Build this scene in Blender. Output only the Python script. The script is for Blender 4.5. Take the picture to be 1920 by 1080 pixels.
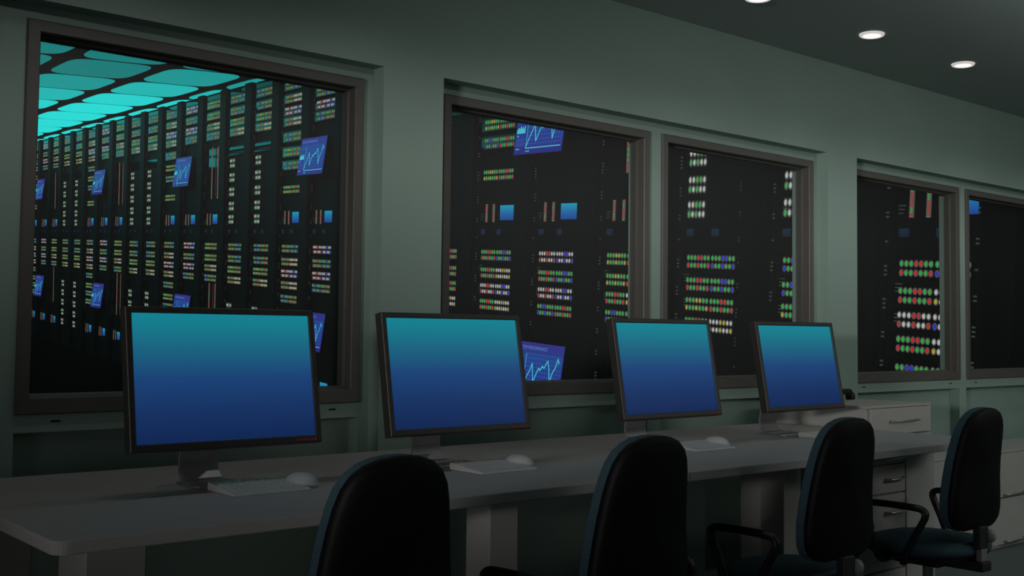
import bpy, bmesh, math, random
from mathutils import Vector, Matrix
random.seed(7)
S = bpy.context.scene
for o in list(bpy.data.objects): bpy.data.objects.remove(o)
COL = S.collection

# ------------------------------------------------------------ camera, world, exposure, big lights
cam_d = bpy.data.cameras.new('camera'); cam = bpy.data.objects.new('camera', cam_d); COL.objects.link(cam)
YAW, PITCH, ROLL, FPX, CX, CY = .745270473, .050104498, -.00648180210, 2090.73, 1159.82, 530.0
fwd = Vector((math.sin(YAW)*math.cos(PITCH), math.cos(YAW)*math.cos(PITCH), math.sin(PITCH)))
rt = fwd.cross(Vector((0, 0, 1))).normalized(); dn = fwd.cross(rt)
c_, s_ = math.cos(ROLL), math.sin(ROLL)
R_ = c_*rt + s_*dn; D_ = -s_*rt + c_*dn
CAM = Vector((0, -3.5, 1.1425))
m = Matrix.Identity(4)
for i in range(3):
    m[i][0] = R_[i]; m[i][1] = -D_[i]; m[i][2] = -fwd[i]; m[i][3] = CAM[i]
cam.matrix_world = m
cam_d.sensor_fit = 'HORIZONTAL'; cam_d.sensor_width = 36; cam_d.lens = FPX/1920*36
cam_d.shift_x = -(CX-960)/1920; cam_d.shift_y = (CY-540)/1920
cam_d.clip_start = .05; cam_d.clip_end = 200
S.camera = cam

w = bpy.data.worlds.new('world'); S.world = w; w.use_nodes = True
w.node_tree.nodes['Background'].inputs[0].default_value = (.5, .62, .6, 1)
w.node_tree.nodes['Background'].inputs[1].default_value = 0.0
S.view_settings.view_transform = 'Standard'; S.view_settings.look = 'None'
S.view_settings.gamma = 1; S.view_settings.use_curve_mapping = False
S.view_settings.exposure = 0.0

def light(name, kind, loc, target, energy, color, **kw):
    l = bpy.data.lights.new(name, kind); l.energy = energy; l.color = color
    for k, v in kw.items(): setattr(l, k, v)
    o = bpy.data.objects.new(name, l); COL.objects.link(o); o.location = loc
    d = Vector(target)-Vector(loc); o.rotation_euler = d.to_track_quat('-Z', 'Y').to_euler()
    return o
WALL_L = (1.0, .985, .96)
# long unseen light strip, added under the ceiling to brighten the window wall
light('wall_wash_fill', 'AREA', (2.6, -1.45, 2.56), (2.6, 0, 1.74), 2.8, WALL_L, shape='RECTANGLE', size=10.5, size_y=.06, spread=math.radians(38))
light('left_key_light', 'AREA', (-5.6, -4.6, 1.65), (4.2, 0, 1.66), 3.5, WALL_L, shape='RECTANGLE', size=1.2, size_y=.3, spread=math.radians(17))  # unseen key light, placed to brighten the left-facing reveals
light('room_fill', 'AREA', (6.5, -4.6, 2.3), (5.5, 0, .5), 5, WALL_L, shape='RECTANGLE', size=3.0, size_y=.6, spread=math.radians(80))  # added fill light for the cabinet fronts, no fixture here
light('side_fill', 'AREA', (-2.2, -2.6, .75), (2.5, -1.0, .35), .85, WALL_L, shape='RECTANGLE', size=1.6, size_y=.9, spread=math.radians(60))  # added low fill that brightens the desk legs
light('ceiling_wash_fill', 'AREA', (6.2, -3.0, 2.0), (6.2, -2.8, 2.6), 33, (.95, 1, .98), shape='RECTANGLE', size=6.0, size_y=2.2, spread=math.radians(110))  # added upward fill, hung in mid-air to lift the ceiling

# ------------------------------------------------------------ materials
MATS = {}
def mat(name, col, rough=.5, metal=0., var=.06, scale=12., emit=None, es=1., spec=.5):
    if name in MATS: return MATS[name]
    M = bpy.data.materials.new(name); M.use_nodes = True; nt = M.node_tree; b = nt.nodes['Principled BSDF']
    b.inputs['Roughness'].default_value = rough; b.inputs['Metallic'].default_value = metal
    b.inputs['Specular IOR Level'].default_value = spec
    tc = nt.nodes.new('ShaderNodeTexCoord'); nz = nt.nodes.new('ShaderNodeTexNoise'); nz.inputs['Scale'].default_value = scale; nz.inputs['Detail'].default_value = 3
    nt.links.new(tc.outputs['Object'], nz.inputs['Vector'])
    rp = nt.nodes.new('ShaderNodeValToRGB'); c = Vector(col)
    rp.color_ramp.elements[0].position = .3; rp.color_ramp.elements[1].position = .7
    rp.color_ramp.elements[0].color = (*(c*(1-var)), 1); rp.color_ramp.elements[1].color = (*(c*(1+var)), 1)
    nt.links.new(nz.outputs['Fac'], rp.inputs['Fac']); nt.links.new(rp.outputs['Color'], b.inputs['Base Color'])
    if emit:
        b.inputs['Emission Color'].default_value = (*emit, 1); b.inputs['Emission Strength'].default_value = es
    MATS[name] = M; return M
def emit(name, col, s=1.):
    return mat(name, (.02, .02, .02), .6, 0, 0, 5, col, s, .2)
def lin(r, g, b): return tuple((x/255/12.92 if x/255 <= .04045 else ((x/255+.055)/1.055)**2.4) for x in (r, g, b))

wallM = mat('painted_wall', (.29, .40, .348), .65, 0, .03, 3)
ceilM = mat('painted_ceiling', (.36, .42, .40), .8, 0, .02, 3)
floorM = mat('floor_covering', (.10, .13, .13), .6, 0, .08, 20)
frameM = mat('window_frame_paint', (.112, .107, .096), .5, 0, .04, 15)
slotM = mat('dark_slot', (.01, .01, .01), .8)
deskM = mat('desk_laminate', (.42, .41, .40), .7, 0, .02, 8, spec=.05)
legM = mat('desk_leg_laminate', (.50, .49, .46), .5, 0, .02, 8)
cabM = mat('cabinet_laminate', (.50, .485, .46), .5, 0, .03, 8)
metalM = mat('handle_metal', (.5, .5, .5), .35, .8, .03)
bezelM = mat('monitor_plastic', (.035, .033, .03), .42, 0, .04, 30)
standM = mat('monitor_stand_metal', (.28, .28, .285), .35, .5, .03, 20)
blackM = mat('black_plastic', (.008, .008, .008), .5, 0, .1, 30)
shellM = mat('chair_shell', (.003, .003, .0028), .6, 0, .1, 30, spec=.25)
fabricM = mat('teal_fabric', (.042, .088, .115), .9, 0, .15, 150)
greyM = mat('grey_plastic', (.3, .3, .3), .5, 0, .04, 20)
whiteM = mat('white_plastic', (.55, .55, .55), .4, 0, .02, 20)
rackM = mat('rack_black', (.004, .0045, .0045), .6, 0, .1, 6, spec=.15)
unitM = mat('unit_face_gloss', (.006, .009, .010), .04, 0, .1, 6, spec=1.0)
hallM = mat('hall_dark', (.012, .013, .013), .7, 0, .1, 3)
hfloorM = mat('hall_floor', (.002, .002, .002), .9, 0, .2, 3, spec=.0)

glassM = bpy.data.materials.new('window_glass'); glassM.use_nodes = True
nt = glassM.node_tree; nt.nodes.clear()
o_ = nt.nodes.new('ShaderNodeOutputMaterial'); mx = nt.nodes.new('ShaderNodeMixShader'); tr = nt.nodes.new('ShaderNodeBsdfTransparent'); gl = nt.nodes.new('ShaderNodeBsdfGlossy')
tr.inputs[0].default_value = (.96, .97, .97, 1); gl.inputs['Roughness'].default_value = .5; gl.inputs[0].default_value = (.8, .8, .8, 1)
mx.inputs[0].default_value = .035
nt.links.new(tr.outputs[0], mx.inputs[1]); nt.links.new(gl.outputs[0], mx.inputs[2]); nt.links.new(mx.outputs[0], o_.inputs[0])

def screen_mat(name, stops, axis='Y', strength=1.):
    M = bpy.data.materials.new(name); M.use_nodes = True; nt = M.node_tree; b = nt.nodes['Principled BSDF']
    b.inputs['Base Color'].default_value = (.01, .01, .01, 1); b.inputs['Roughness'].default_value = .3; b.inputs['Specular IOR Level'].default_value = .06
    tc = nt.nodes.new('ShaderNodeTexCoord'); sp = nt.nodes.new('ShaderNodeSeparateXYZ'); rp = nt.nodes.new('ShaderNodeValToRGB')
    nt.links.new(tc.outputs['UV'], sp.inputs[0]); nt.links.new(sp.outputs['Y'], rp.inputs[0])
    cr = rp.color_ramp
    while len(cr.elements) < len(stops): cr.elements.new(.5)
    for e, (p, c) in zip(cr.elements, stops): e.position = p; e.color = (*c, 1)
    nt.links.new(rp.outputs[0], b.inputs['Emission Color']); b.inputs['Emission Strength'].default_value = strength
    return M
monM = screen_mat('monitor_picture', [(0, lin(16, 38, 82)), (.25, lin(22, 50, 98)), (.5, lin(27, 66, 118)), (.72, lin(26, 98, 128)), (.93, lin(20, 124, 140)), (1, lin(20, 128, 146))])
statM = screen_mat('status_picture', [(0, lin(30, 62, 140)), (.5, lin(26, 105, 165)), (1, lin(30, 150, 180))])
stat2M = screen_mat('dim_status_picture', [(0, lin(18, 26, 46)), (1, lin(18, 38, 56))])
chartM = screen_mat('chart_picture', [(0, lin(42, 36, 120)), (.3, lin(38, 48, 140)), (.7, lin(34, 62, 140)), (1, lin(50, 46, 130))])
chartlineM = emit('chart_line_glow', lin(70, 190, 200)); chartgridM = emit('chart_grid_glow', lin(45, 110, 165)); charttextM = emit('chart_text_glow', lin(95, 130, 200))
LED = {'g': emit('green_light', lin(48, 160, 66)), 'r': emit('red_light', lin(185, 40, 42)), 'w': emit('white_light', lin(178, 178, 176)), 'b': emit('blue_light', lin(42, 44, 205)), 'y': emit('yellow_light', lin(165, 155, 45))}
haloM = emit('light_halo_glow', lin(74, 74, 72)); tickM = emit('small_marks_glow', lin(44, 58, 50)); barM = emit('pale_bar_glow', lin(84, 78, 76))  # halo: grey emissive ring imitating the soft glow around each indicator light
redmarkM = emit('red_mark', lin(84, 10, 12)); lampM = emit('lamp_diffuser_glow', (1, .98, .95), 1.0)
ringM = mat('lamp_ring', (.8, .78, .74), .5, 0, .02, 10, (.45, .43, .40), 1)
panelMs = [emit('cyan_panel_glow_%s' % n, (.016*k, .78*k, .74*k), 1) for n, k in (('dim', .27), ('soft', .42), ('medium', .65), ('bright', .9), ('full', 1.0))]

# ------------------------------------------------------------ mesh helpers
class MB:
    def __init__(s): s.v = []; s.f = []; s.mi = []; s.uv = {}
    def add(s, vs, fs, mi=0):
        n = len(s.v); s.v += [Vector(v) for v in vs]; s.f += [tuple(i+n for i in f) for f in fs]; s.mi += [mi]*len(fs)
    def box(s, x0, x1, y0, y1, z0, z1, mi=0):
        s.add([(x0, y0, z0), (x1, y0, z0), (x1, y1, z0), (x0, y1, z0), (x0, y0, z1), (x1, y0, z1), (x1, y1, z1), (x0, y1, z1)],
              [(0, 3, 2, 1), (4, 5, 6, 7), (0, 1, 5, 4), (1, 2, 6, 5), (2, 3, 7, 6), (3, 0, 4, 7)], mi)
    def quad(s, pts, mi=0, uv=True):
        n = len(s.f); s.add(pts, [tuple(range(len(pts)))], mi)
        if uv and len(pts) == 4: s.uv[n] = [(0, 0), (1, 0), (1, 1), (0, 1)]
    def prism(s, poly, f0, f1, mi=0):
        """poly: list of 2D pts; f0/f1 map 2D->3D for the two caps"""
        n = len(poly); vs = [f0(p) for p in poly]+[f1(p) for p in poly]
        s.add(vs, [tuple(range(n))[::-1], tuple(range(n, 2*n))]+[(i, (i+1) % n, n+(i+1) % n, n+i) for i in range(n)], mi)
    def rings(s, rs, mi=0, close=True, cap=True):
        n = len(rs[0]); vs = [p for r in rs for p in r]; fs = []
        for k in range(len(rs)-1):
            for i in range(n if close else n-1):
                j = (i+1) % n; fs.append((k*n+i, k*n+j, (k+1)*n+j, (k+1)*n+i))
        if cap: fs += [tuple(range(n))[::-1], tuple(range((len(rs)-1)*n, len(rs)*n))]
        s.add(vs, fs, mi)
    def tube(s, pts, r, n=10, mi=0, ry=None, up=Vector((1, 0, 0))):
        pts = [Vector(p) for p in pts]; rs = []
        for k, p in enumerate(pts):
            t = (pts[min(k+1, len(pts)-1)]-pts[max(k-1, 0)]).normalized()
            a = up-t*up.dot(t)
            a = a.normalized() if a.length > 1e-4 else t.orthogonal().normalized()
            b = t.cross(a); rr = r[k] if isinstance(r, (list, tuple)) else r
            rs.append([p+a*math.cos(q)*(ry or rr)+b*math.sin(q)*rr for q in [2*math.pi*i/n for i in range(n)]])
        s.rings(rs, mi)
    def lathe(s, prof, c=(0, 0, 0), n=24, mi=0):
        c = Vector(c); s.rings([[c+Vector((r*math.cos(2*math.pi*i/n), r*math.sin(2*math.pi*i/n), z)) for i in range(n)] for r, z in prof], mi)
    def disc(s, c, a, b, n=8, mi=0):
        s.add([c+a*math.cos(2*math.pi*(i+.5)/n)+b*math.sin(2*math.pi*(i+.5)/n) for i in range(n)], [tuple(range(n))], mi)
    def mesh(s, name, mats):
        me = bpy.data.meshes.new(name); me.from_pydata([tuple(v) for v in s.v], [], s.f)
        for mt in (mats if isinstance(mats, (list, tuple)) else [mats]): me.materials.append(mt)
        for p, i in zip(me.polygons, s.mi): p.material_index = i
        if s.uv:
            ul = me.uv_layers.new(name='UVMap')
            for fi, q in s.uv.items():
                for li, u in zip(me.polygons[fi].loop_indices, q): ul.data[li].uv = u
        me.update(); return me
    def build(s, name, mats, parent=None, bevel=0, smooth=False, seg=2, fix=True):
        me = s.mesh(name, mats)
        if fix and not s.uv:
            bm = bmesh.new(); bm.from_mesh(me); bmesh.ops.recalc_face_normals(bm, faces=bm.faces); bm.to_mesh(me); bm.free()
        o = bpy.data.objects.new(name, me); COL.objects.link(o)
        if parent: o.parent = parent
        if smooth:
            for p in me.polygons: p.use_smooth = True
        if bevel:
            b = o.modifiers.new('bevel', 'BEVEL'); b.width = bevel; b.segments = seg; b.limit_method = 'ANGLE'; b.angle_limit = math.radians(40)
        return o
def tag(o, label=None, cat=None, group=None, kind=None):
    for k, v in (('label', label), ('category', cat), ('group', group), ('kind', kind)):
        if v: o[k] = v
    return o
def empty(name, loc, rz=0):
    o = bpy.data.objects.new(name, None); COL.objects.link(o); o.location = loc; o.rotation_euler = (0, 0, rz); o.empty_display_size = .1; return o
KIDS = {}
def copy_tree(o, parent=None):
    c = o.copy(); COL.objects.link(c)
    if parent: c.parent = parent
    for ch in [x for x in bpy.data.objects if x.parent == o]: copy_tree(ch, c)
    return c
def st(o): o['kind'] = 'structure'; return o

# ------------------------------------------------------------ control room shell
X0, X1, YB, H = -7.0, 10.0, -6.0, 2.594
HDR, YR, YP, YE = 2.118, .07, .13, .20
WINS = [(-.280, .836), (.915, 2.030), (2.371, 3.473), (3.552, 4.663), (5.004, 6.104), (6.182, 7.298)]
OPEN = [(-.322, 2.073), (2.329, 4.705), (4.962, 7.340)]
WT, WB, PT = 2.075, .909, .857
b = MB()
# outer layer: header and pillars
b.box(X0, X1, 0, YE, HDR, H+.1)
xs = [X0]+[x for o in OPEN for x in o]+[X1]
for i in range(0, len(xs), 2): b.box(xs[i], xs[i+1], 0, YE, 0, HDR)
# inner layer in each recess: top strip, mullions, apron band, base band
for (a0, a1) in OPEN:
    b.box(a0, a1, YR, YE, WT, HDR); b.box(a0, a1, YR, YP, PT, WB); b.box(a0, a1, YP, YE, 0, WB); b.box(a0, a1, YR, YP, 0, .06)
    ws = [q for q in WINS if q[0] > a0 and q[1] < a1]
    ed = [a0]+[x for q in ws for x in q]+[a1]
    for i in range(0, len(ed), 2): b.box(ed[i], ed[i+1], YR, YE if True else YP, WB, WT); b.box(ed[i], ed[i+1], YR, YP, .06, PT)
st(b.build('wall_front', wallM))
b = MB(); b.box(X0-.1, X0, YB, .2, 0, H); st(b.build('wall_left', wallM))
b = MB(); b.box(X1, X1+.1, YB, .2, 0, H); st(b.build('wall_right', wallM))
b = MB(); b.box(X0, X1, YB-.1, YB, 0, H); st(b.build('wall_back', wallM))
b = MB(); b.box(X0, X1, YB, .2, -.1, 0); st(b.build('floor', floorM))
b = MB(); b.box(X0, X1, YB, 0, H, H+.1); st(b.build('ceiling', ceilM))

FW, YF, YG = .034, .058, .11
for i, (x0, x1) in enumerate(WINS):
    b = MB()
    def fr_(p, q, r, s_2): pass
    out = [(x0, WB), (x1, WB), (x1, WT), (x0, WT)]
    def ins(d, ex=0): return [(x0+d, WB+d+ex), (x1-d, WB+d+ex), (x1-d, WT-d), (x0+d, WT-d)]
    L = [(out, YG+.03), (out, YF+.004), (ins(.004), YF), (ins(FW, .012), YF), (ins(FW+.003, .012), YF+.004), (ins(FW+.005, .012), YG-.012), (ins(FW+.012, .012), YG-.008), (ins(FW+.012, .012), YG+.03)]
    b.rings([[Vector((x, y, z)) for x, z in ring] for ring, y in L], cap=False)
    n = len(b.v); b.f += [(0+k, n-4+k, n-4+(k+1) % 4, (k+1) % 4) for k in range(4)]; b.mi += [0]*4
    wo = st(b.build('window_%d' % (i+1), frameM))
    g = MB(); g.box(x0+FW+.008, x1-FW-.008, YG, YG+.006, WB+FW, WT-FW); g.build('pane', glassM, wo)
    g = MB()
    for xx in (x0+.113, x1-.10): g.box(xx-.013, xx+.013, YR-.0012, YR+.002, .8845, .8905)
    g.build('drain_slot', slotM, wo)

# recessed downlights
lamps = []
for i, x in enumerate((3.593, 4.424, 5.248, 2.765, 6.075, 1.94, 1.115, .29, 6.9, 7.725, 8.55)):
    r = empty('downlight', (x, -.468, H))
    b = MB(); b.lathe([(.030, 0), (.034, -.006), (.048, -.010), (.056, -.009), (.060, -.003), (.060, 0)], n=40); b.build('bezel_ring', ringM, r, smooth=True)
    b = MB(); b.lathe([(.001, -.0085), (.036, -.0085), (.041, -.0095), (.043, -.010), (.043, -.004)], n=40); b.build('diffuser', lampM, r)
    l = light('lamp_light', 'SPOT', (0, 0, -.03), (0, 0, -1), 2.4, WALL_L, spot_size=math.radians(120), spot_blend=1.0, shadow_soft_size=.05); l.parent = r
    lb = ('round white recessed downlight cut off by the top edge of the photo', 'round white recessed downlight, larger of the two fully seen ones', 'round white recessed downlight nearest the right edge of the photo',
          *['round white recessed downlight outside the frame, '+q for q in ('next left of the cut-off one', 'beyond the right edge of the photo, first', 'above the left end of the second window', 'above the first window', 'above the leftmost mullion', 'beyond the right edge of the photo, second', 'beyond the right edge of the photo, third', 'beyond the right edge of the photo, farthest')])[i]
    tag(r, lb, 'light', 'round downlights in the ceiling' if i < 3 else 'round downlights outside the frame')

# ------------------------------------------------------------ desks
def rounded(x0, x1, y0, y1, r, corners, n=6):
    pts = []
    for k, (cx, cy, a) in enumerate(((x0, y0, 180), (x1, y0, 270), (x1, y1, 0), (x0, y1, 90))):
        if k in corners:
            sx = 1 if cx == x0 else -1; sy = 1 if cy == y0 else -1
            for i in range(n+1):
                q = math.radians(a+90*i/n); pts.append((cx+sx*r+r*math.cos(q), cy+sy*r+r*math.sin(q)))
        else: pts.append((cx, cy))
    return pts
def desk(x0, x1, corners, legs, label):
    r = empty('desk', ((x0+x1)/2, -.575, 0)); ox, oy = (x0+x1)/2, -.575
    b = MB(); P = rounded(x0-ox, x1-ox, -1.150-oy, -.004-oy, .03, corners)
    b.prism(P, lambda p: (p[0], p[1], .711), lambda p: (p[0], p[1], .74)); b.build('desktop', deskM, r, bevel=.003)
    for lx0, lx1, ly0, ly1 in legs:
        b = MB(); b.box(lx0-ox, lx1-ox, ly0-oy, ly1-oy, 0, .711); b.build('leg', legM, r, bevel=.003)
    return tag(r, label, 'desk', 'desks along the window wall')
desk(.682, 2.467, (0,), [(.825, .957, -.88, -.69), (.825, .92, -.13, -.026), (1.922, 2.024, -.88, -.762), (1.922, 2.024, -.13, -.026)], 'long pale desk under the left windows, its rounded corner nearest the camera')
dk = desk(2.469, 4.266, (), [(3.251, 3.351, -.88, -.768), (3.251, 3.351, -.13, -.026), (4.046, 4.262, -.885, -.60), (4.046, 4.262, -.13, -.026)], 'long pale desk continuing to the right up to the white drawer cabinet')
def handle(parent, x0, x1, y, z, mt=metalM):
    b = MB(); b.tube([(x0, y, z), (x0+.004, y-.022, z), (x0+.02, y-.027, z), (x1-.02, y-.027, z), (x1-.004, y-.022, z), (x1, y, z)], .005, 8, up=Vector((0, 0, 1)))
    return b.build('handle', mt, parent, smooth=True)
def drawers(name, x0, x1, y0, y1, z0, z1, fronts, label, cat, mt=cabM, topt=.012, hw=.21, hz=.0):
    """fronts: list of (x0,x1,z0,z1,handle x0,handle x1,handle z)"""
    cx, cy = (x0+x1)/2, (y0+y1)/2; r = empty(name, (cx, cy, z0))
    b = MB(); b.box(x0-cx, x1-cx, y0+.018-cy, y1-cy, 0, z1-z0-topt); b.build('body', mt, r, bevel=.002)
    b = MB(); b.box(x0-cx, x1-cx, y0-cy, y1-cy, z1-z0-topt, z1-z0); b.build('top', mt, r, bevel=.002)
    for (a, c, e, f, h0, h1, hz) in fronts:
        b = MB(); b.box(a-cx, c-cx, y0-cy, y0+.017-cy, e-z0, f-z0); d = b.build('drawer', mt, r, bevel=.002)
        handle(d, h0-cx, h1-cx, y0-cy, hz-z0)
    return tag(r, label, cat)
drawers('drawer_pedestal', 3.62, 4.042, -.885, -.35, .0, .70,
        [(3.624, 4.038, a, c, 3.89, 4.02, h) for a, c, h in ((.642, .686, .664), (.522, .634, .578), (.372, .514, .445), (.215, .364, .29), (.03, .207, .12))],
        'grey drawer pedestal with thin metal handles under the right end of the desk', 'drawers')
drawers('drawer_cabinet', 4.269, 4.79, -.545, -.012, 0, .843,
        [(4.296, 4.788, a, c, 4.441, 4.654, h) for a, c, h in ((.708, .829, .769), (.50, .702, .60), (.26, .495, .38), (.04, .255, .15))],
        'tall white drawer cabinet with a long metal handle, standing at the end of the desk', 'cabinet')
drawers('low_drawer_cabinet', 4.83, 7.0, -.37, -.012, .0, .532,
        [(a+.003, a+.717, e, f, a+.25, a+.47, hz) for a in (4.835, 5.62-.065, 6.275) for e, f, hz in ((.276, .518, .292), (.02, .270, .036))],
        'long low white drawer cabinet by the right edge of the photo', 'cabinet')

# black handset lying on the tall cabinet
r = empty('telephone_handset', (4.60, -.155, .843), .15)
b = MB(); b.tube([(-.11, 0, .018), (-.085, 0, .036), (-.03, 0, .042), (.03, 0, .042), (.085, 0, .036), (.11, 0, .018)], [.016, .02, .014, .014, .02, .016], 12, up=Vector((0, 1, 0))); b.build('handle_grip', blackM, r, smooth=True)
for sx in (-1, 1):
    b = MB(); b.lathe([(.020, 0), (.025, .004), (.025, .022), (.018, .034)], (sx*.1, 0, 0), 16); b.build('ear_piece' if sx < 0 else 'mouth_piece', blackM, r, smooth=True)
tag(r, 'small black handset lying on the white cabinet behind the rightmost monitor', 'phone')

# ------------------------------------------------------------ monitors
SW, SH, TL = .484, .336, math.radians(10.7)
def make_monitor():
    """origin on the desk under the screen centre; screen faces -Y, leaning back"""
    r = empty('monitor', (0, 0, .74)); zc = .295
    ca, sa = math.cos(TL), math.sin(TL)
    def T(x, d, h): # d depth behind the screen plane, h up along the screen
        return Vector((x, h*sa+d*ca, zc+h*ca-d*sa))
    bw, hw, hh = .017, SW/2, SH/2
    def rr(e, d, eb=0): return [T(-hw-e, d, -hh-e-eb), T(hw+e, d, -hh-e-eb), T(hw+e, d, hh+e), T(-hw-e, d, hh+e)]
    b = MB()
    b.rings([rr(0, .002), rr(0, -.004), rr(.002, -.006), rr(bw-.003, -.006, .003), rr(bw, -.003, .003), rr(bw, .030, .003), rr(bw-.012, .040), rr(-.05, .058), ], cap=False)
    n = len(b.v); b.f.append(tuple(range(n-4, n))); b.mi.append(0)
    body = b.build('casing', bezelM, r, bevel=.0015)
    b = MB(); b.quad(rr(0, 0)); b.build('screen', monM, r)
    b = MB()
    for k in range(7):
        x = hw-.055+k*.0085; hgt = .0022 if k < 6 else .0038
        b.quad([T(x-.0019, -.0066, -hh-.0105-hgt), T(x+.0019, -.0066, -hh-.0105-hgt), T(x+.0019, -.0066, -hh-.0105+hgt), T(x-.0019, -.0066, -hh-.0105+hgt)], uv=False)
    b.build('red_button_marks', redmarkM, body)
    # neck: flat band curving down from the casing back to the desk and forward as the foot
    path = [T(0, .05, -.02), T(0, .085, -.05), Vector((0, .150, .17)), Vector((0, .172, .11)), Vector((0, .180, .06)), Vector((0, .172, .028)), Vector((0, .150, .010)), Vector((0, .115, .006))]
    b = MB(); rs = []
    for k, p in enumerate(path):
        t = (path[min(k+1, len(path)-1)]-path[max(k-1, 0)]).normalized(); nn = Vector((1, 0, 0)).cross(t)*.004; hw2 = [.05, .05, .05, .052, .054, .056, .058, .06][k]
        rs.append([p+Vector((-hw2, 0, 0))-nn, p+Vector((hw2, 0, 0))-nn, p+Vector((hw2, 0, 0))+nn, p+Vector((-hw2, 0, 0))+nn])
    b.rings(rs); b.build('neck', standM, r, smooth=False, bevel=.002)
    b = MB()
    P = [(-.062, .17), (-.055, .178), (.055, .178), (.062, .17), (.075, .12), (.10, .085), (.112, .065), (.105, .05), (.05, .032), (-.02, .028), (-.055, .034), (-.066, .05), (-.064, .10)]
    b.prism(P, lambda p: (p[0], p[1], 0.), lambda p: (p[0], p[1], .008)); b.build('foot', standM, r, bevel=.003)
    return r
def make_keyboard():
    r = empty('keyboard', (0, 0, .74))
    b = MB(); hw, d0, d1 = .104, -.085, .085
    pr = [(d0, 0), (d0, .006), (d1-.01, .022), (d1, .020), (d1, .004), (d1-.006, 0)]
    b.prism(pr, lambda p: (-hw, p[0], p[1]), lambda p: (hw, p[0], p[1])); kb = b.build('case', whiteM, r, bevel=.002)
    b = MB()
    for row in range(5):
        for c in range(12):
            x = -hw+.010+c*.0160; y = d0+.014+row*.029; z = .0065+(y-d0)/(d1-d0)*.0165
            b.add([(x, y, z), (x+.0140, y, z), (x+.0140, y+.026, z+.0027), (x, y+.026, z+.0027), (x+.002, y+.002, z+.0012), (x+.0122, y+.002, z+.0012), (x+.0122, y+.023, z+.0040), (x+.002, y+.023, z+.0040)],
                  [(0, 1, 5, 4), (1, 2, 6, 5), (2, 3, 7, 6), (3, 0, 4, 7), (4, 5, 6, 7)])
    b.build('keys', whiteM, r)
    b = MB(); b.box(-hw+.004, -hw+.02, d1-.025, d1-.006, -.0, .008); b.build('tilt_foot', greyM, r)
    return r
def make_mouse():
    r = empty('computer_mouse', (0, 0, .74))
    b = MB(); rs = []
    for k in range(9):
        q = k/8*math.pi/2; s = math.cos(q)**.8 if k < 8 else .05; z = .036*math.sin(q)
        rs.append([Vector((.042*s*math.cos(a), .058*s*math.sin(a), z+.001)) for a in [2*math.pi*i/24 for i in range(24)]])
    b.rings(rs); b.build('shell', whiteM, r, smooth=True)
    b = MB(); b.box(-.0008, .0008, .012, .05, .018, .0335); b.build('button_gap', greyM, r)
    b = MB(); b.tube([(-.0, .056, .006), (-.012, .075, .004), (-.03, .095, .003), (-.04, .15, .003), (-.035, .25, .003)], .0022, 6, up=Vector((0, 0, 1))); b.build('cable', whiteM, r, smooth=True)
    return r
mon0, kb0, ms0 = make_monitor(), make_keyboard(), make_mouse()
mlab = ['largest-looking blue-lit monitor at the left, before the window with cyan ceiling panels', 'blue-lit monitor standing before the wall pillar, second from the left', 'blue-lit monitor third from the left, before the mullion of the middle windows', 'smallest-looking blue-lit monitor at the right, before the white drawer cabinet']
wh = ['leftmost monitor', 'second monitor from the left', 'third monitor from the left', 'rightmost monitor']
for i, (x, y) in enumerate(((1.252, -.614), (1.989, -.614), (2.972, -.556), (3.738, -.577))):
    for src, nm, dx, dy, cat in ((mon0, 'm', 0, 0, 'monitor'), (kb0, 'k', .062, -.105, 'keyboard'), (ms0, 's', .175, -.085, 'mouse')):
        o = src if i == 0 else copy_tree(src)
        if i == 0 and nm == 'k': dx, dy = .055, -.09
        o.location = (x+dx, y+dy, .74)
        tag(o, {'m': mlab[i], 'k': 'slim white keyboard on the desk in front of the '+wh[i], 's': 'rounded white mouse beside the keyboard of the '+wh[i]}[nm], cat,
            {'m': 'monitors on the desks', 'k': 'keyboards on the desks', 's': 'mice on the desks'}[nm])

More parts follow.
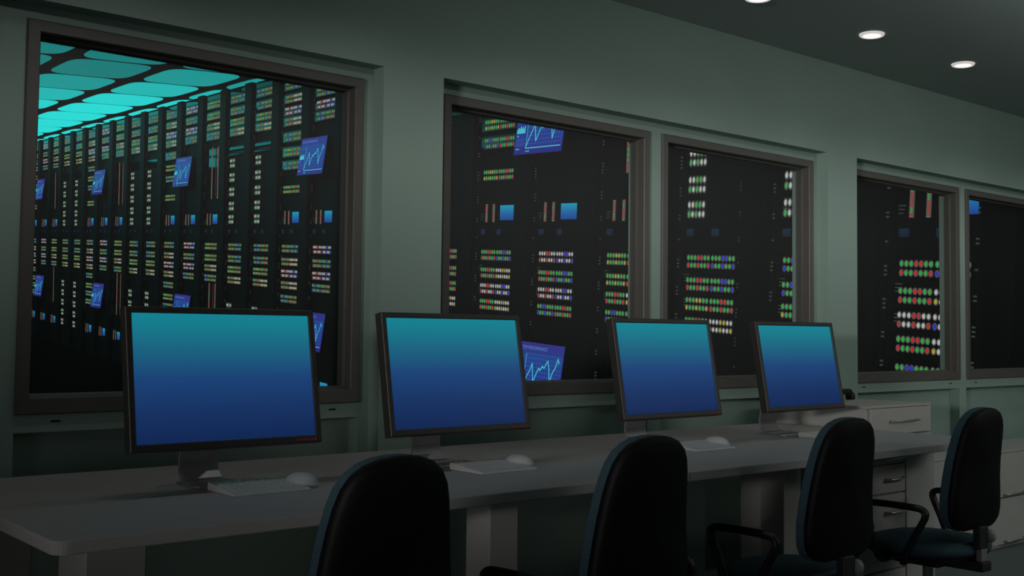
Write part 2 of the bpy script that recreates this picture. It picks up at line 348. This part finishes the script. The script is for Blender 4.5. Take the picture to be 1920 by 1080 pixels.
# ------------------------------------------------------------ chairs
def make_chair():
    """origin on the floor below the seat centre, chair faces +Y"""
    r = empty('office_chair', (0, 0, 0))
    prof = [(h, wd*.925) for h, wd in [(0, .10), (.02, .135), (.06, .168), (.12, .183), (.2, .186), (.28, .184), (.42, .174), (.56, .165), (.68, .157), (.78, .148), (.86, .136), (.92, .118), (.965, .09), (.99, .055), (1.0, .02)]]
    zb, hb, lean = .442, .452, math.tan(math.radians(6.5))
    def outline(sc, dy, inset=0):
        pts = []
        for sg, pp in ((1, prof), (-1, prof[::-1])):
            for h, wd in pp:
                z = zb+hb*(.5+(h-.5)*(1-inset*2)); wdd = max(wd-inset*hb, .004)
                bow = .5*wdd*wdd+.03*math.sin(h*math.pi)
                y = -.215-(z-zb)*lean+dy+bow*.6
                pts.append(Vector((sg*wdd, y, z)))
        return pts
    zm = zb+hb*.5
    def scaled(k, dy):
        return [Vector((p.x*k, (p.y+.215+(p.z-zb)*lean)*k-.215-(zm+(p.z-zm)*k-zb)*lean, zm+(p.z-zm)*k))+Vector((0, dy, 0)) for p in outline(1, 0)]
    b = MB(); b.rings([scaled(.03, -.020), scaled(.3, -.0195), scaled(.6, -.018), scaled(.82, -.0145), scaled(.93, -.010), scaled(.98, -.004), scaled(1, .004), scaled(1, .016)]); b.build('back_shell', shellM, r, smooth=True)
    b = MB(); b.rings([outline(1, .0165, .004), outline(1, .020, -.002), outline(1, .046, -.002), outline(1, .060, .03), outline(1, .066, .09)]); b.build('backrest_cushion', fabricM, r)
    def super(rx, ry, z, y0=.0, n=36):
        out = []
        for i in range(n):
            a = 2*math.pi*i/n; cc, ss = math.cos(a), math.sin(a)
            out.append(Vector((rx*abs(cc)**.75*(1 if cc > 0 else -1), y0+ry*abs(ss)**.75*(1 if ss > 0 else -1), z)))
        return out
    b = MB(); b.rings([super(.205, .20, 0.344), super(.222, .217, 0.352), super(.225, .22, 0.367), super(.21, .205, 0.384), super(.17, .165, 0.392), super(.08, .08, 0.395)]); b.build('seat', fabricM, r, smooth=True)
    b = MB(); b.rings([super(.12, .12, 0.317), super(.19, .185, 0.324), super(.215, .21, 0.338), super(.218, .213, .3725)]); b.build('seat_pan', blackM, r, smooth=True)
    b = MB(); b.box(-.09, .09, -.10, .10, .290, .320); b.build('mechanism', blackM, r, bevel=.008)
    b = MB()
    b.box(-.03, .03, -.240, -.208, .372, .455); b.box(-.022, .022, -.24, -.217, .325, .372, 1); b.box(-.032, .032, -.25, -.09, .290, .325)
    b.build('back_bracket', [mat('bracket_grey', (.03, .03, .03), .5), greyM], r, bevel=.004)
    b = MB(); n = 20
    b.rings([[Vector((x, -.232+rr_*math.cos(2*math.pi*i/n), .414+rr_*math.sin(2*math.pi*i/n))) for i in range(n)] for x, rr_ in ((.028, .014), (.036, .024), (.052, .026), (.058, .021))]); b.build('adjusting_knob', greyM, r, smooth=False)
    for sx in (-1, 1):
        X = sx*.248
        pts = [(sx*.17, .05, 0.324), (X-sx*.02, .055, 0.324), (X, .06, 0.344), (X, .085, 0.412), (X, .125, 0.492), (X, .132, 0.517), (X, .118, 0.529), (X, .09, 0.532), (X, -.0, 0.534), (X, -.11, 0.532), (X, -.135, 0.527), (X, -.148, 0.514), (X, -.142, 0.492), (X, -.09, 0.412), (X, -.05, 0.344), (X-sx*.02, -.04, 0.324), (sx*.17, -.035, 0.324)]
        b = MB(); P = [Vector(p) for p in pts]
        # smooth with one Chaikin pass
        Q = [P[0]]
        for k in range(len(P)-1): Q += [P[k]*.75+P[k+1]*.25, P[k]*.25+P[k+1]*.75]
        Q.append(P[-1]); b.tube(Q, .0125, 10, ry=.018); b.build('armrest', blackM, r, smooth=True)
    b = MB(); b.lathe([(.028, .10), (.028, .20), (.020, .205), (.020, .32)], n=18); b.build('gas_column', greyM, r, smooth=False)
    for k in range(5):
        a = math.radians(54+72*k); d = Vector((math.cos(a), math.sin(a), 0)); sd = Vector((-d.y, d.x, 0))
        b = MB(); b.rings([[d*q+sd*wd+Vector((0, 0, z0)), d*q-sd*wd+Vector((0, 0, z0)), d*q-sd*wd*.7+Vector((0, 0, z1)), d*q+sd*wd*.7+Vector((0, 0, z1))] for q, wd, z0, z1 in ((.0, .03, .08, .125), (.14, .024, .07, .105), (.25, .018, .062, .085))])
        lg = b.build('base_leg', blackM, r, bevel=.003)
        b = MB(); c0 = d*.24+Vector((0, 0, .027)); n = 16
        for off in (-.02, .006):
            b.rings([[c0+sd*o2+d*.026*math.cos(2*math.pi*i/n)+Vector((0, 0, .026*math.sin(2*math.pi*i/n))) for i in range(n)] for o2 in (off, off+.014)])
        b.tube([c0+Vector((0, 0, .01)), c0+Vector((0, 0, .045))], .008, 8); b.build('caster', blackM, lg)
    return r
ch0 = make_chair()
clab = ['office chair with black back shell, nearest and largest, before the left desk', 'office chair with black back shell below the third monitor from the left', 'office chair with black back shell and teal seat, before the rightmost monitor and drawer pedestal', 'office chair at the far right with grey knob behind its black back']
for i, (x, y, rz) in enumerate(((1.262, -1.205, 0), (2.018, -1.20, 0), (2.980, -1.125, 0), (3.835, -1.115, 0))):
    o = ch0 if i == 0 else copy_tree(ch0)
    o.location = (x, y, 0); o.rotation_euler.z = math.radians(rz); tag(o, clab[i], 'chair', 'office chairs in a row')

# ------------------------------------------------------------ data hall behind the glass (its floor rises gently away from the windows)
def ray(px, py): return fwd+R_*((px-CX)/FPX)+D_*((py-CY)/FPX)
U = Vector((.0592, .9957, .0710)).normalized(); N = Vector((.9982, -.0594, 0)).normalized(); Mx = Vector((.9959, .0504, .0745)).normalized()
Wv = -ray(-1233, 66500).normalized()
REF = Vector((7.9915, 6.194, 2.3578))+N*.055; V = 9.66; PITCHR = 1.243
def hp(bb, l, z): return -U*bb+N*l+Wv*z      # bb: towards the windows, l: into the rack, z: up
def hbox(B, b0, b1, l0, l1, z0, z1, mi=0):
    p = [hp(*q) for q in ((b0, l0, z0), (b1, l0, z0), (b1, l1, z0), (b0, l1, z0), (b0, l0, z1), (b1, l0, z1), (b1, l1, z1), (b0, l1, z1))]
    B.add(p, [(0, 3, 2, 1), (4, 5, 6, 7), (0, 1, 5, 4), (1, 2, 6, 5), (2, 3, 7, 6), (3, 0, 4, 7)], mi)
def hrect(B, b0, b1, l, z0, z1, mi=0, uv=False):
    B.quad([hp(b0, l, z0), hp(b1, l, z0), hp(b1, l, z1), hp(b0, l, z1)], mi, uv)
ZB, ZT = -.32*V, .268*V
DB, DZ = -hp(1, 0, 0)*-1, Wv
key = 'grwby'
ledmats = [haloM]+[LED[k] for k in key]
def dot(B, bb, l, z, c, rb=.0155, rz=.0205, halo=1.5):
    u1, u2 = -U, Wv
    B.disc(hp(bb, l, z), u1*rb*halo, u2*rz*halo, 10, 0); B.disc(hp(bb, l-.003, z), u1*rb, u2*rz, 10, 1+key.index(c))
def patt(b1, a1): return ([b1, b1, b1, a1, a1, b1, b1], [a1, b1, b1, a1, b1, b1, a1])
def patt4(b1, a1): return ([b1, b1, a1, a1, b1, b1, b1], [a1, b1, b1, a1, b1, b1, a1])
PAT = {1: ('g', 'r', 'g', 'b'), 2: ('g', 'r', 'w', 'y'), 3: ('w', 'r', 'w', 'b'), 4: ('g', 'b', 'g', 'r'), 5: ('g', 'y', 'g', 'r')}
MESH = {}
def strip(p):
    if ('s', p) in MESH: return MESH['s', p]
    B = MB(); a, c, d, e = PAT[p]; f = patt4 if p == 4 else patt
    r1, r2 = f(a, c), patt(d, e)
    for row, sg in ((0, 1), (1, -1)):
        for k in range(14):
            bb = -.315+k*.0465+(.012 if k > 6 else -.0)
            dot(B, bb, -.052, sg*.037, (r1[row]+r2[row])[k])
    MESH['s', p] = B.mesh('indicator_lights', ledmats); return MESH['s', p]
def blockmesh():
    if 'blk' in MESH: return MESH['blk']
    B = MB()
    for row, sg in (('wwggw', 1), ('gwgww', -1)):
        for k, c in enumerate(row): dot(B, -.1+k*.05, -.052, sg*.046, c, .017, .027, 1.6)
    MESH['blk'] = B.mesh('signal_lights', ledmats); return MESH['blk']
def barmesh(h, n, nm):
    if nm in MESH: return MESH[nm]
    B = MB()
    for j, bb in enumerate((-.0, .16 if nm == 'short' else .32)):
        hbox(B, bb-.022, bb+.022, -.056, -.05, 0, h, 0)
        for k in range(n):
            z = h*(k+.5)/n; c = 'rrgrrrgrrg'[(k*3+j*2) % 10]
            B.disc(hp(bb, -.058, z), U*.0125, Wv*h/n*.36, 8, 1+key.index(c))
    MESH[nm] = B.mesh('level_bars', [barM]+ledmats[1:]); return MESH[nm]
def statmesh(bw, hh, mt, nm):
    if nm in MESH: return MESH[nm]
    B = MB(); hrect(B, -bw/2, bw/2, -.058, -hh/2, hh/2, 0, True); MESH[nm] = B.mesh('status_screen', mt); return MESH[nm]
def unitmesh(h, b0=-.41, b1=.40):
    k = ('u', h, b0)
    if k in MESH: return MESH[k]
    B = MB(); hbox(B, b0, b1, -.048, .02, -h/2, h/2, 0); hbox(B, b0+.02, b1-.02, -.0482, .0, h/2+.006, h/2+.012, 0); MESH[k] = B.mesh('server_unit', unitM); return MESH[k]
def put(name, me, parent, bb, l, z):
    o = bpy.data.objects.new(name, me); COL.objects.link(o); o.parent = parent; o.location = hp(bb, l, z)-parent['off'] if False else hp(bb, l, z); return o
UP4 = (-.2475, -.2246, -.2045, -.1856); UP8 = UP4+(-.1595, -.1338, -.1105, -.0701)
LO4 = (.0312, .0538, .0739, .0940); LO8 = LO4+(.1174, .1434, .1637, .185)
BLK = (-.1274, -.1004, -.073, -.046, -.021, .147, .173, .20, .2275, .2545)
SEQ = {k: (v, v) for k, v in {'A': [3, 1, 3, 4], 'B': [1, 2, 3, 2, 4, 5, 4, 5], 'C': [4, 4, 5, 2], 'D': [1, 1, 5, 2], 'E': [5, 5, 2, 4]}.items()}
def rk_t(n): return n*(1.243 if n >= 0 else 1.257)
def rack_type(n): return 'ABCDE'[n % 5]
bodyM_ = {}
def frame_mesh():
    B = MB()
    hbox(B, -.53, .41, 0, .75, ZB, ZT)                       # body
    hbox(B, .41, .71, -.09, .75, ZB, ZT+.02)                 # broad post on the window side
    return B.mesh('frame', rackM)
def trimmesh(z0, z1):
    B = MB(); hbox(B, -.515, -.455, -.03, .01, z0, z1)
    return B.mesh('side_channel', unitM)
def tickmesh():
    B = MB(); rnd = random.Random(3)
    for bb in (-.48, .37):
        z = ZT-.5
        while z > ZB+1.1:
            hrect(B, bb-.02, bb+.012, -.0495 if bb > 0 else -.036, z, z+.016); z -= rnd.choice((.035, .035, .2))
    for z in (.02*V, -.045*V, -.07*V): 
        for k in range(3): hrect(B, -.37, -.30-k*.01, -.0495, z-k*.03, z-k*.03+.01)
    return B.mesh('printed_marks', tickM)
FRM, TCK = frame_mesh(), tickmesh()
TRMS = [trimmesh(*q) for q in ((ZT-.75, ZT-.05), (ZT-1.25, ZT-.8), (ZT-1.9, ZT-1.32), (-2.2, -.3))]
def vz(v): return -v*V
TYP = {'A': '', 'B': '', 'C': '', 'D': '', 'E': ''}
def build_rack(n):
    t = rack_type(n); r = empty('server_rack', REF+U*rk_t(n))
    put('frame', FRM, r, 0, 0, 0)
    for q in TRMS: put('side_channel', q, r, 0, 0, 0)
    tk = put('printed_marks', TCK, r, 0, 0, 0); tk['kind'] = 'stuff'
    ups, los = (UP8, LO8) if t == 'B' else (UP4, LO4)
    for v, p in list(zip(ups, SEQ[t][0]))+list(zip(los, SEQ[t][1])):
        un = put('server_unit', unitmesh(.150), r, 0, 0, vz(v))
        s = bpy.data.objects.new('indicator_lights', strip(p)); COL.objects.link(s); s.parent = un
    put('server_unit', unitmesh(.10), r, 0, 0, vz(-.2625))
    if t in 'ABE':
        for v in (-.0220, .2545):
            put('status_screen', statmesh(.30, .18, statM, 'st'), r, .218, 0, vz(v))
            put('level_bars', barmesh(.22, 13, 'short'), r, -.24, 0, vz(v+.0115))
    if t in 'CD':
        for v in BLK: put('signal_lights', blockmesh(), r, -.23, 0, vz(v))
    if t == 'E':
        for v in (-.062, .205):
            put('server_unit', unitmesh(.9), r, 0, .03, vz(v)+.50); put('level_bars', barmesh(.98, 18, 'long'), r, -.04, 0, vz(v))
    if t in 'CD':
        for z in (vz(-.155), vz(-.145)): put('server_unit', unitmesh(.04), r, .0, .0, z)
    put('small_status_screen', statmesh(.10, .07, stat2M, 'st2'), r, -.30, 0, vz(.002)); put('small_status_screen', statmesh(.10, .07, stat2M, 'st2'), r, .05, 0, vz(.002))
    return r, t
NRACK = list(range(-4, 23))
where = {-4: 'nearest the glass, seen through the fifth window', -3: 'second nearest the glass, at the right of the third window', -2: 'seen in the middle of the third window', -1: 'cut by the right frame of the second window', 0: 'seen in the middle of the second window', 1: 'left of the middle of the second window', 2: 'cut by the left edge of the second window', 3: 'hidden behind the wall pillar between the first two windows', 4: 'hidden behind the right frame of the first window', 5: 'nearest one in the first window, at its right frame'}
ords = ['second', 'third', 'fourth', 'fifth', 'sixth', 'seventh', 'eighth', 'ninth', 'tenth', 'eleventh', 'twelfth', 'thirteenth', 'fourteenth', 'fifteenth', 'sixteenth', 'seventeenth', 'eighteenth']
for n in NRACK:
    r, t = build_rack(n)
    wtxt = where.get(n) or (ords[n-6]+' from the right in the first window')
    tag(r, 'tall black server rack, '+wtxt, 'server rack', 'server racks in the hall behind the windows')

# tilted chart displays mounted on every fifth rack
def chart_meshes():
    W2, Hh = .475, .59
    def f(x, z, o=0.): return -U*x+Wv*z+N*(-.075-(1-z/Hh)*.075-o)
    hb = MB(); p = [f(-W2-.01, -.01, -.03), f(W2+.01, -.01, -.03), f(W2+.01, Hh+.01, -.03), f(-W2-.01, Hh+.01, -.03)]; q = [f(-W2-.01, -.01, -.003), f(W2+.01, -.01, -.003), f(W2+.01, Hh+.01, -.003), f(-W2-.01, Hh+.01, -.003)]
    hb.add(p+q, [(0, 1, 2, 3), (4, 7, 6, 5), (0, 4, 5, 1), (1, 5, 6, 2), (2, 6, 7, 3), (3, 7, 4, 0)])
    arm = MB(); arm.tube([f(0, .3, -.02), -U*0+Wv*.3+N*0.0], .02, 8)
    sc = MB(); sc.quad([f(-W2, 0), f(W2, 0), f(W2, Hh), f(-W2, Hh)])
    gx0, gx1, gz0, gz1 = -.24, .44, .07, .46
    gr = MB()
    def ln(M_, x0, z0, x1, z1, wd, o=.002):
        d = Vector((x1-x0, z1-z0)).normalized()*wd/2; nx, nz = -d.y, d.x
        M_.quad([f(x0-nx, z0-nz, o), f(x0+nx, z0+nz, o), f(x1+nx, z1+nz, o), f(x1-nx, z1-nz, o)], uv=False)
    for k in range(13): x = gx0+(gx1-gx0)*k/12; ln(gr, x, gz0, x, gz1, .004)
    for k in range(9): z = gz0+(gz1-gz0)*k/8; ln(gr, gx0, z, gx1, z, .004)
    li = MB(); ln(li, gx0, gz0, gx1, gz0, .012, .003); ln(li, gx0, gz0, gx0, gz1, .009, .003)
    pts = [(0, .02), (.10, .42), (.16, .60), (.21, .85), (.25, .55), (.29, .22), (.36, .50), (.42, .72), (.46, .64), (.52, .80), (.58, .74), (.66, 1.0), (.72, .78), (.78, .25), (.83, .62), (.90, .80), (.95, 1.12), (1.0, .95)]
    pp = [(gx0+(gx1-gx0)*a*.96, gz0+(gz1-gz0)*c*.86) for a, c in pts]
    for a, c in zip(pp, pp[1:]): ln(li, a[0], a[1], c[0], c[1], .016, .004)
    # small panels left of the graph
    hs = [.6, .8, .7, 1.0, .75, .9, .65, 1.0]
    for k, h in enumerate(hs): ln(li, -.445+k*.021, .25, -.445+k*.021, .25+.085*h, .021, .003)
    for k in range(16): 
        x = -.45+(k % 8)*.021; z = .10+(k//8)*.05; ln(gr, x, z, x+.018, z+.04, .005)
    for k in range(7): x = -.45+k*.025; ln(gr, x, .41+.03*(k % 2), x+.025, .41+.03*((k+1) % 2), .008)
    for x, z in ((-.44, .065), (-.40, .065), (-.23, .035), (-.19, .035), (-.44, .22)): ln(li, x, z, x+.03, z, .014, .003)
    cu = bpy.data.curves.new('title', 'FONT'); cu.body = 'SYSTEM PERFORMANCE'; cu.size = .055; cu.align_x = 'LEFT'; cu.fill_mode = 'FRONT'
    to = bpy.data.objects.new('title_tmp', cu); COL.objects.link(to); dg = bpy.context.evaluated_depsgraph_get(); me = bpy.data.meshes.new_from_object(to.evaluated_get(dg)); bpy.data.objects.remove(to)
    for v in me.vertices: v.co = f(-.43+v.co.x, .51+v.co.y, .003)
    me.materials.clear(); me.materials.append(charttextM)
    return hb.mesh('housing', rackM), arm.mesh('mounting_arm', rackM), sc.mesh('screen', chartM), gr.mesh('graph_grid', chartgridM), li.mesh('graph_line', chartlineM), me
CM = chart_meshes()
cl = {0: 'in the second window', 5: 'at the right of the first window', 10: 'in mid first window', 15: 'second from left in first window', 20: 'leftmost in first window'}
for n in (0, 5, 10, 15, 20):
    for v, lv in ((-.090, 'upper'), (.195, 'lower')):
        bb = -.27 if lv == 'upper' else -.17
        r = empty('chart_display', REF+U*(PITCHR*n)+hp(bb, -.03, vz(v)))
        for nm, me in zip(('housing', 'mounting_arm', 'screen'), CM[:3]):
            o = bpy.data.objects.new(nm, me); COL.objects.link(o); o.parent = r
            if nm == 'screen': scr = o
        for nm, me in zip(('graph_grid', 'graph_line', 'title_text'), CM[3:]):
            o = bpy.data.objects.new(nm, me); COL.objects.link(o); o.parent = scr
        tag(r, lv+' glowing blue chart display tilted on a rack, '+cl[n], 'display', 'chart displays on the server racks')

# hall shell
CEIL = .277*V
def cp(a, bm, z): return REF+U*a+Mx*bm+Wv*z
def slab(name, pts, off, mt):
    b = MB(); n = len(pts); b.add(list(pts)+[p+off for p in pts], [tuple(range(n)), tuple(range(n, 2*n))[::-1]]+[(i, (i+1) % n, n+(i+1) % n, n+i) for i in range(n)]); return st(b.build(name, mt))
A0, A1, B0, B1 = -5.6, 36, -9.5, 1.0
cn = U.cross(Mx).normalized();  cn = cn if cn.z > 0 else -cn
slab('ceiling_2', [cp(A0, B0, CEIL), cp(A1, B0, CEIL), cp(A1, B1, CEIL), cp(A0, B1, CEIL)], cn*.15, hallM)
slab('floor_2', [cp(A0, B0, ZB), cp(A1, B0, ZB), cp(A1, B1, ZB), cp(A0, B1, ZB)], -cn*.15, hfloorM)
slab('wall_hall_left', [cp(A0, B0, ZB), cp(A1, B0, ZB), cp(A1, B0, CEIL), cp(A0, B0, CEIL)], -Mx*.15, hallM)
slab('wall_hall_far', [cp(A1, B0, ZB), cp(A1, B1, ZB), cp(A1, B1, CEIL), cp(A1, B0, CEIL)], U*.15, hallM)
# glowing ceiling panels: rounded rectangles in a grid
def panel_mesh(mt, i):
    B = MB(); n = 40; hu, hm = .965, .645
    def sq(k, z):
        out = []
        for j in range(n):
            a = 2*math.pi*j/n; cc, ss = math.cos(a), math.sin(a)
            out.append(U*(hu*k*abs(cc)**.40*(1 if cc > 0 else -1))+Mx*(hm*k*abs(ss)**.40*(1 if ss > 0 else -1))-cn*z)
        return out
    B.rings([sq(1, -.01), sq(1, .008), sq(.985, .014)]); me = B.mesh('ceiling_light_panel', mt); return me
PM = [panel_mesh(mt, i) for i, mt in enumerate(panelMs)]
RC = MB()
P0 = None
for col in range(-5, 1):
    for row in range(-3, 11):
        a = 8.88+2.1*(row+.5)-2.1; bm = -.18+1.54*(col+.5)+.0
        q = PITCHR*0
        lvl = 0 if a < 6.5 else 0 if a < 9 else 1 if a < 10.5 else 2 if a < 12.5 else 3 if a < 14.5 else 4
        if col < -1 and lvl > 0 and a < 20: lvl -= 1
        Pc = CEILP = REF+Wv*CEIL+U*a+Mx*(bm)
        o = bpy.data.objects.new('light_panel', PM[lvl]); COL.objects.link(o); o.location = Pc
        nth = ['first', 'second', 'third', 'fourth', 'fifth', 'sixth', 'seventh', 'eighth', 'ninth', 'tenth', 'eleventh', 'twelfth', 'thirteenth', 'fourteenth']
        tag(o, 'glowing cyan ceiling panel, %s from the glass in the %s row from the racks' % (nth[row+3], nth[-col]), 'light panel', 'cyan panels in the data hall ceiling')
